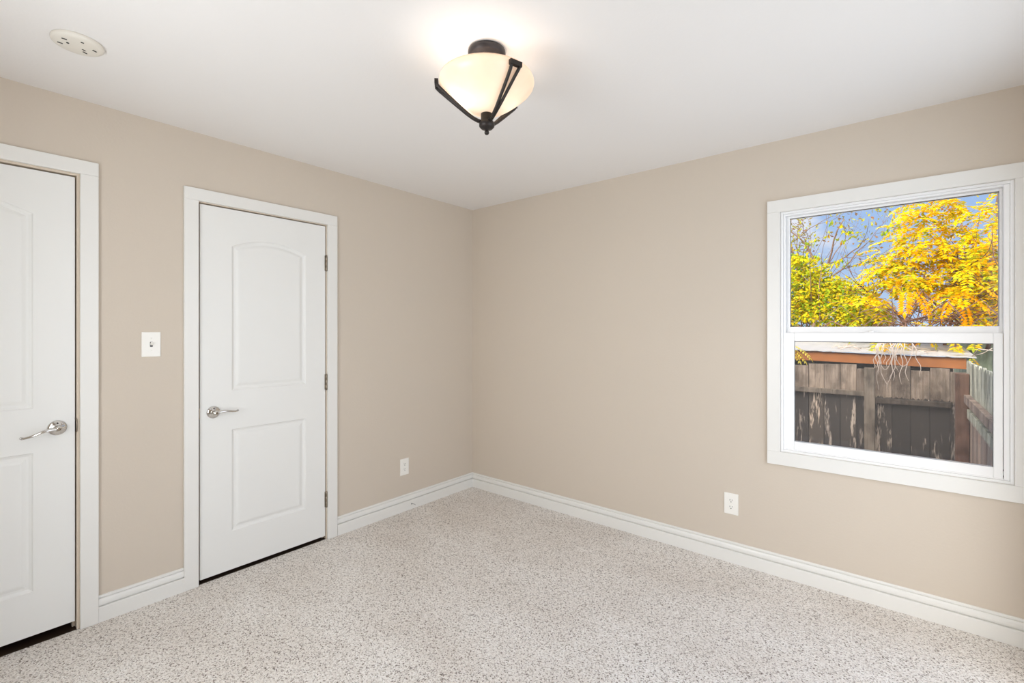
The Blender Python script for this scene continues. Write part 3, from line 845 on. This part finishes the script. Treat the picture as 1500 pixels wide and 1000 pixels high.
o = lv.build('foliage', M['leaf_yellow'], vy, fix=False); o['kind'] = 'stuff'
lv = MB()
for c_, s_, n_ in (((2.82, 4.7, 2.18), (.24, .25, .12), 22), ((3.0, 4.45, 1.92), (.20, .2, .12), 12), ((3.75, 4.5, 2.0), (.22, .3, .35), 26), ((2.60, 4.6, 1.62), (.2, .2, .12), 14)):
    for k in range(n_):
        p = in_ellipsoid(c_, s_)
        pinnate(lv, p, Vector((random.uniform(-1, 1), random.uniform(-1.1, .4), random.uniform(-.45, .35))), random.uniform(.15, .26), 6, random.uniform(.024, .034))
o = lv.build('green_foliage', M['leaf_lime'], vy, fix=False); o['kind'] = 'stuff'; o['label'] = 'greener leaves not yet turned'

for (p0, p1, p2, p3) in (((3.46, 3.5, 1.10), (3.50, 3.3, 1.20), (3.58, 3.2, 1.19), (3.70, 3.2, 1.08)), ((3.47, 3.5, 1.12), (3.53, 3.3, 1.16), (3.60, 3.25, 1.22), (3.72, 3.3, 1.17)), ((3.60, 3.25, 1.20), (3.61, 3.2, 1.12), (3.60, 3.2, 1.05), (3.585, 3.2, .96))):
    MB().tube([p0, p1, p2, p3], .004, 6).build('dry_stem', M['dry_vine'], vy)
M['leaf_orange'] = mat_leaf('orange_yellow_leaves', [(0, lin(236, 156, 20)), (.6, lin(245, 178, 24)), (1, lin(250, 200, 30))])
lv = MB()
for (p, d, l_) in (((3.42, 4.1, 1.92), (.95, -.4, -.10), .34), ((3.40, 4.1, 1.85), (-1, -.35, -.25), .34), ((3.42, 4.08, 1.80), (.9, -.4, -.35), .30), ((3.40, 4.05, 1.78), (-.6, -.4, -.7), .28), ((3.05, 4.05, 1.84), (.5, -.4, -.7), .30), ((2.98, 4.05, 1.84), (-.1, -.4, -.9), .26), ((3.44, 4.0, 1.70), (.25, -.3, -.9), .28)):
    pinnate(lv, Vector(p), Vector(d), l_, 9, .036)
lv.build('orange_fronds', M['leaf_orange'], vy, fix=False)['label'] = 'large orange yellow fronds'
# --- dry tendrils hanging over the fascia, with small yellow sprays
td = empty('hanging_tendrils', (2.9, 3.46, 1.2), 'pale dry vine tendrils dangling over the orange fascia', 'vine')
for k in range(14):
    xa = random.choice((2.74, 2.80, 2.84, 2.88, 2.89, 2.92, 2.95, 3.00, 3.03)) + random.uniform(-.02, .02)
    ln = random.uniform(.14, .46)
    xr = xa + random.uniform(-.12, .12)
    pts = [Vector((xr, 3.60, 1.235)), Vector((xr * .5 + xa * .5, 3.30, 1.27)), Vector((xa, 3.07, 1.215))]
    wob = random.uniform(-.02, .02); ph = random.uniform(0, 6)
    for j in range(1, 9):
        pts.append(Vector((xa + wob * j * .6 + .012 * math.sin(ph + j * 1.3), 3.05 - .003 * j, 1.215 - ln * j / 8)))
    m = MB().tube(pts, [.0042] * 3 + [.0040 - .0003 * j for j in range(8)], 6); m.build('tendril', M['dry_vine'], td)
for k in range(2):                                                    # looping ones
    xa = 2.68 + random.uniform(0, .22); xb = xa + random.uniform(.12, .30); dp = random.uniform(.16, .32)
    m = MB().tube([(xa, 3.40, 1.25)] + [Vector((xa + (xb - xa) * t, 3.05, 1.20 - dp * math.sin(math.pi * t) ** .8 - .02 * t)) for t in [i / 10 for i in range(11)]] + [(xb, 3.42, 1.25)], .0032, 6); m.build('tendril', M['dry_vine'], td)
for k in range(22):                                                   # debris strands lying on the roof edge
    xa = random.uniform(2.35, 3.35); yy = random.uniform(3.46, 4.2)
    zz = 1.235 - .105 * (xa + .6) / 4.03 + (yy - 3.44) * .051
    m = MB().tube([(xa, yy, zz), (xa + random.uniform(-.1, .1), yy + random.uniform(-.05, .1), zz + random.uniform(.01, .05)), (xa + random.uniform(-.2, .2), yy + random.uniform(-.02, .2), zz + .012)], .005, 5); m.build('tendril', M['dry_vine'], td)
m = MB()
for k in range(9):
    p = Vector((random.choice((2.66, 2.95, 3.30, 3.42)) + random.uniform(-.12, .12), random.uniform(3.5, 3.8), 1.20 + random.uniform(0, .06)))
    pinnate(m, p, Vector((random.uniform(-1, 1), -.5, -.1)), random.uniform(.08, .13), 3, .026)
for k in range(3):
    pinnate(m, Vector((3.44, 3.3, 1.12 - k * .05)), Vector((.4, -.5, -.5)), .10, 4, .02)
m.build('leaves', M['leaf_yellow'], td, fix=False)
sy = MB()
for (p, d) in (((1.93, 3.36, 1.21), (.9, -.15, -.22)), ((1.90, 3.38, 1.19), (.9, -.2, -.38)), ((1.86, 3.36, 1.20), (.6, -.2, -.3))):
    pinnate(sy, Vector(p), Vector(d), .25, 8, .026)
sy.tube([(1.55, 3.55, 1.28), (1.8, 3.40, 1.24), (1.94, 3.36, 1.21)], .004, 6)
M['leaf_pale'] = mat_leaf('pale_yellow_leaves', [(0, lin(250, 220, 60)), (1, lin(255, 240, 110))])
tag(sy.build('yellow_leaf_spray', M['leaf_pale'], fix=False), 'small yellow leaf spray hanging at the left end of the fascia', 'leaves')

# --- yellow green bush on the left
bu = empty('lime_bush', (1.9, 5.4, GZ), 'dense yellow green bush rising behind the shed on the left', 'bush')
st, tp = MB(), []
for k in range(7):
    branch(st, (1.3 + .2 * k, 5.5 + random.uniform(-.1, .1), GZ if k % 2 else GZ), (random.uniform(-.2, .2), 0, 1), 2.0, .03, 2, tp, .4, .18)
st.build('stems', M['bark'], bu)
m = MB()
CB = [((1.62, 5.25, 2.0), (.60, .45, .54), 1500), ((2.20, 5.15, 1.76), (.48, .4, .36), 1000), ((2.58, 5.05, 1.58), (.30, .35, .20), 480), ((1.0, 5.3, 2.1), (.5, .4, .6), 500), ((2.05, 5.3, 2.02), (.25, .3, .16), 70), ((1.78, 5.2, 2.42), (.16, .25, .08), 60)]
for c_, s_, n_ in CB:
    for k in range(n_):
        p = in_ellipsoid(c_, s_)
        d = Vector((random.uniform(-1, 1), random.uniform(-1, .3), random.uniform(-.5, .6)))
        for j in range(3):
            leaflet(m, p + rv(.03), d + rv(.8), Vector((0, -.5, 1)) + rv(.6), random.uniform(.05, .085), random.uniform(.026, .04))
for p, d in tp:
    for j in range(6): leaflet(m, p + rv(.05), d + rv(.8), rv(), .07, .034)
o = m.build('foliage', M['leaf_lime'], bu, fix=False); o['kind'] = 'stuff'

# --- sparse tree against the sky
def sparse_tree(base, lean, h, label, nleaf, seed, clr):
    random.seed(seed)
    e = empty('sparse_tree', base, label, 'tree')
    b_, t_ = MB(), []
    p0 = Vector(base)
    b_.tube([p0, p0 + Vector(lean) * .35 + Vector((0, 0, h * .35)), p0 + Vector(lean) * .7 + Vector((0, 0, h * .7))], [.09, .065, .04], 8)
    for k in range(9):
        f = random.uniform(.4, .72)
        branch(b_, p0 + Vector(lean) * f + Vector((0, 0, h * f)), (random.uniform(-1, 1), random.uniform(-.4, .4), random.uniform(.2, .9)), h * .30, .024, 2, t_, .1, .28)
    b_.build('branches', M['bark'], e)
    m_ = MB()
    for p, d in t_:
        for j in range(nleaf):
            leaflet(m_, p + rv(.16), rv(), rv(), random.uniform(.06, .10), random.uniform(.03, .05))
    o_ = m_.build('foliage', clr, e, fix=False); o_['kind'] = 'stuff'
sparse_tree((1.5, 8.6, GZ), (.1, 0, 0), 4.7, 'thin sparse leaved tree against the sky behind the lime bush', 7, 5, M['leaf_sparse'])
sparse_tree((4.1, 9.6, GZ), (.2, 0, 0), 5.4, 'thin bare twigged tree against the sky behind the yellow vine', 4, 8, M['leaf_sparse'])

# --- conifer far left
random.seed(3)
cf = empty('conifer', (.25, 12.5, GZ), 'dark green conifer beyond the lime bush at the left of the window', 'tree')
MB().tube([(.25, 12.5, GZ), (.25, 12.5, 4.4)], [.14, .02], 8).build('trunk', M['bark'], cf)
m = MB()
for k in range(330):
    z = random.uniform(.4, 4.3); rr = (4.5 - z) * .27
    a = random.uniform(0, 2 * math.pi)
    p = Vector((.25, 12.5, z)); d = Vector((math.cos(a), math.sin(a), -.15))
    q0 = p + d * rr * random.uniform(.1, .3)
    L_ = rr * random.uniform(.5, .8)
    for j in range(9):
        pp = q0 + d * L_ * j / 8
        for s in (-1, 1):
            leaflet(m, pp, d * .7 + Vector((-d.y, d.x, 0)) * s, Vector((0, 0, 1)), .16, .03)
o = m.build('foliage', M['leaf_dark'], cf, fix=False); o['kind'] = 'stuff'
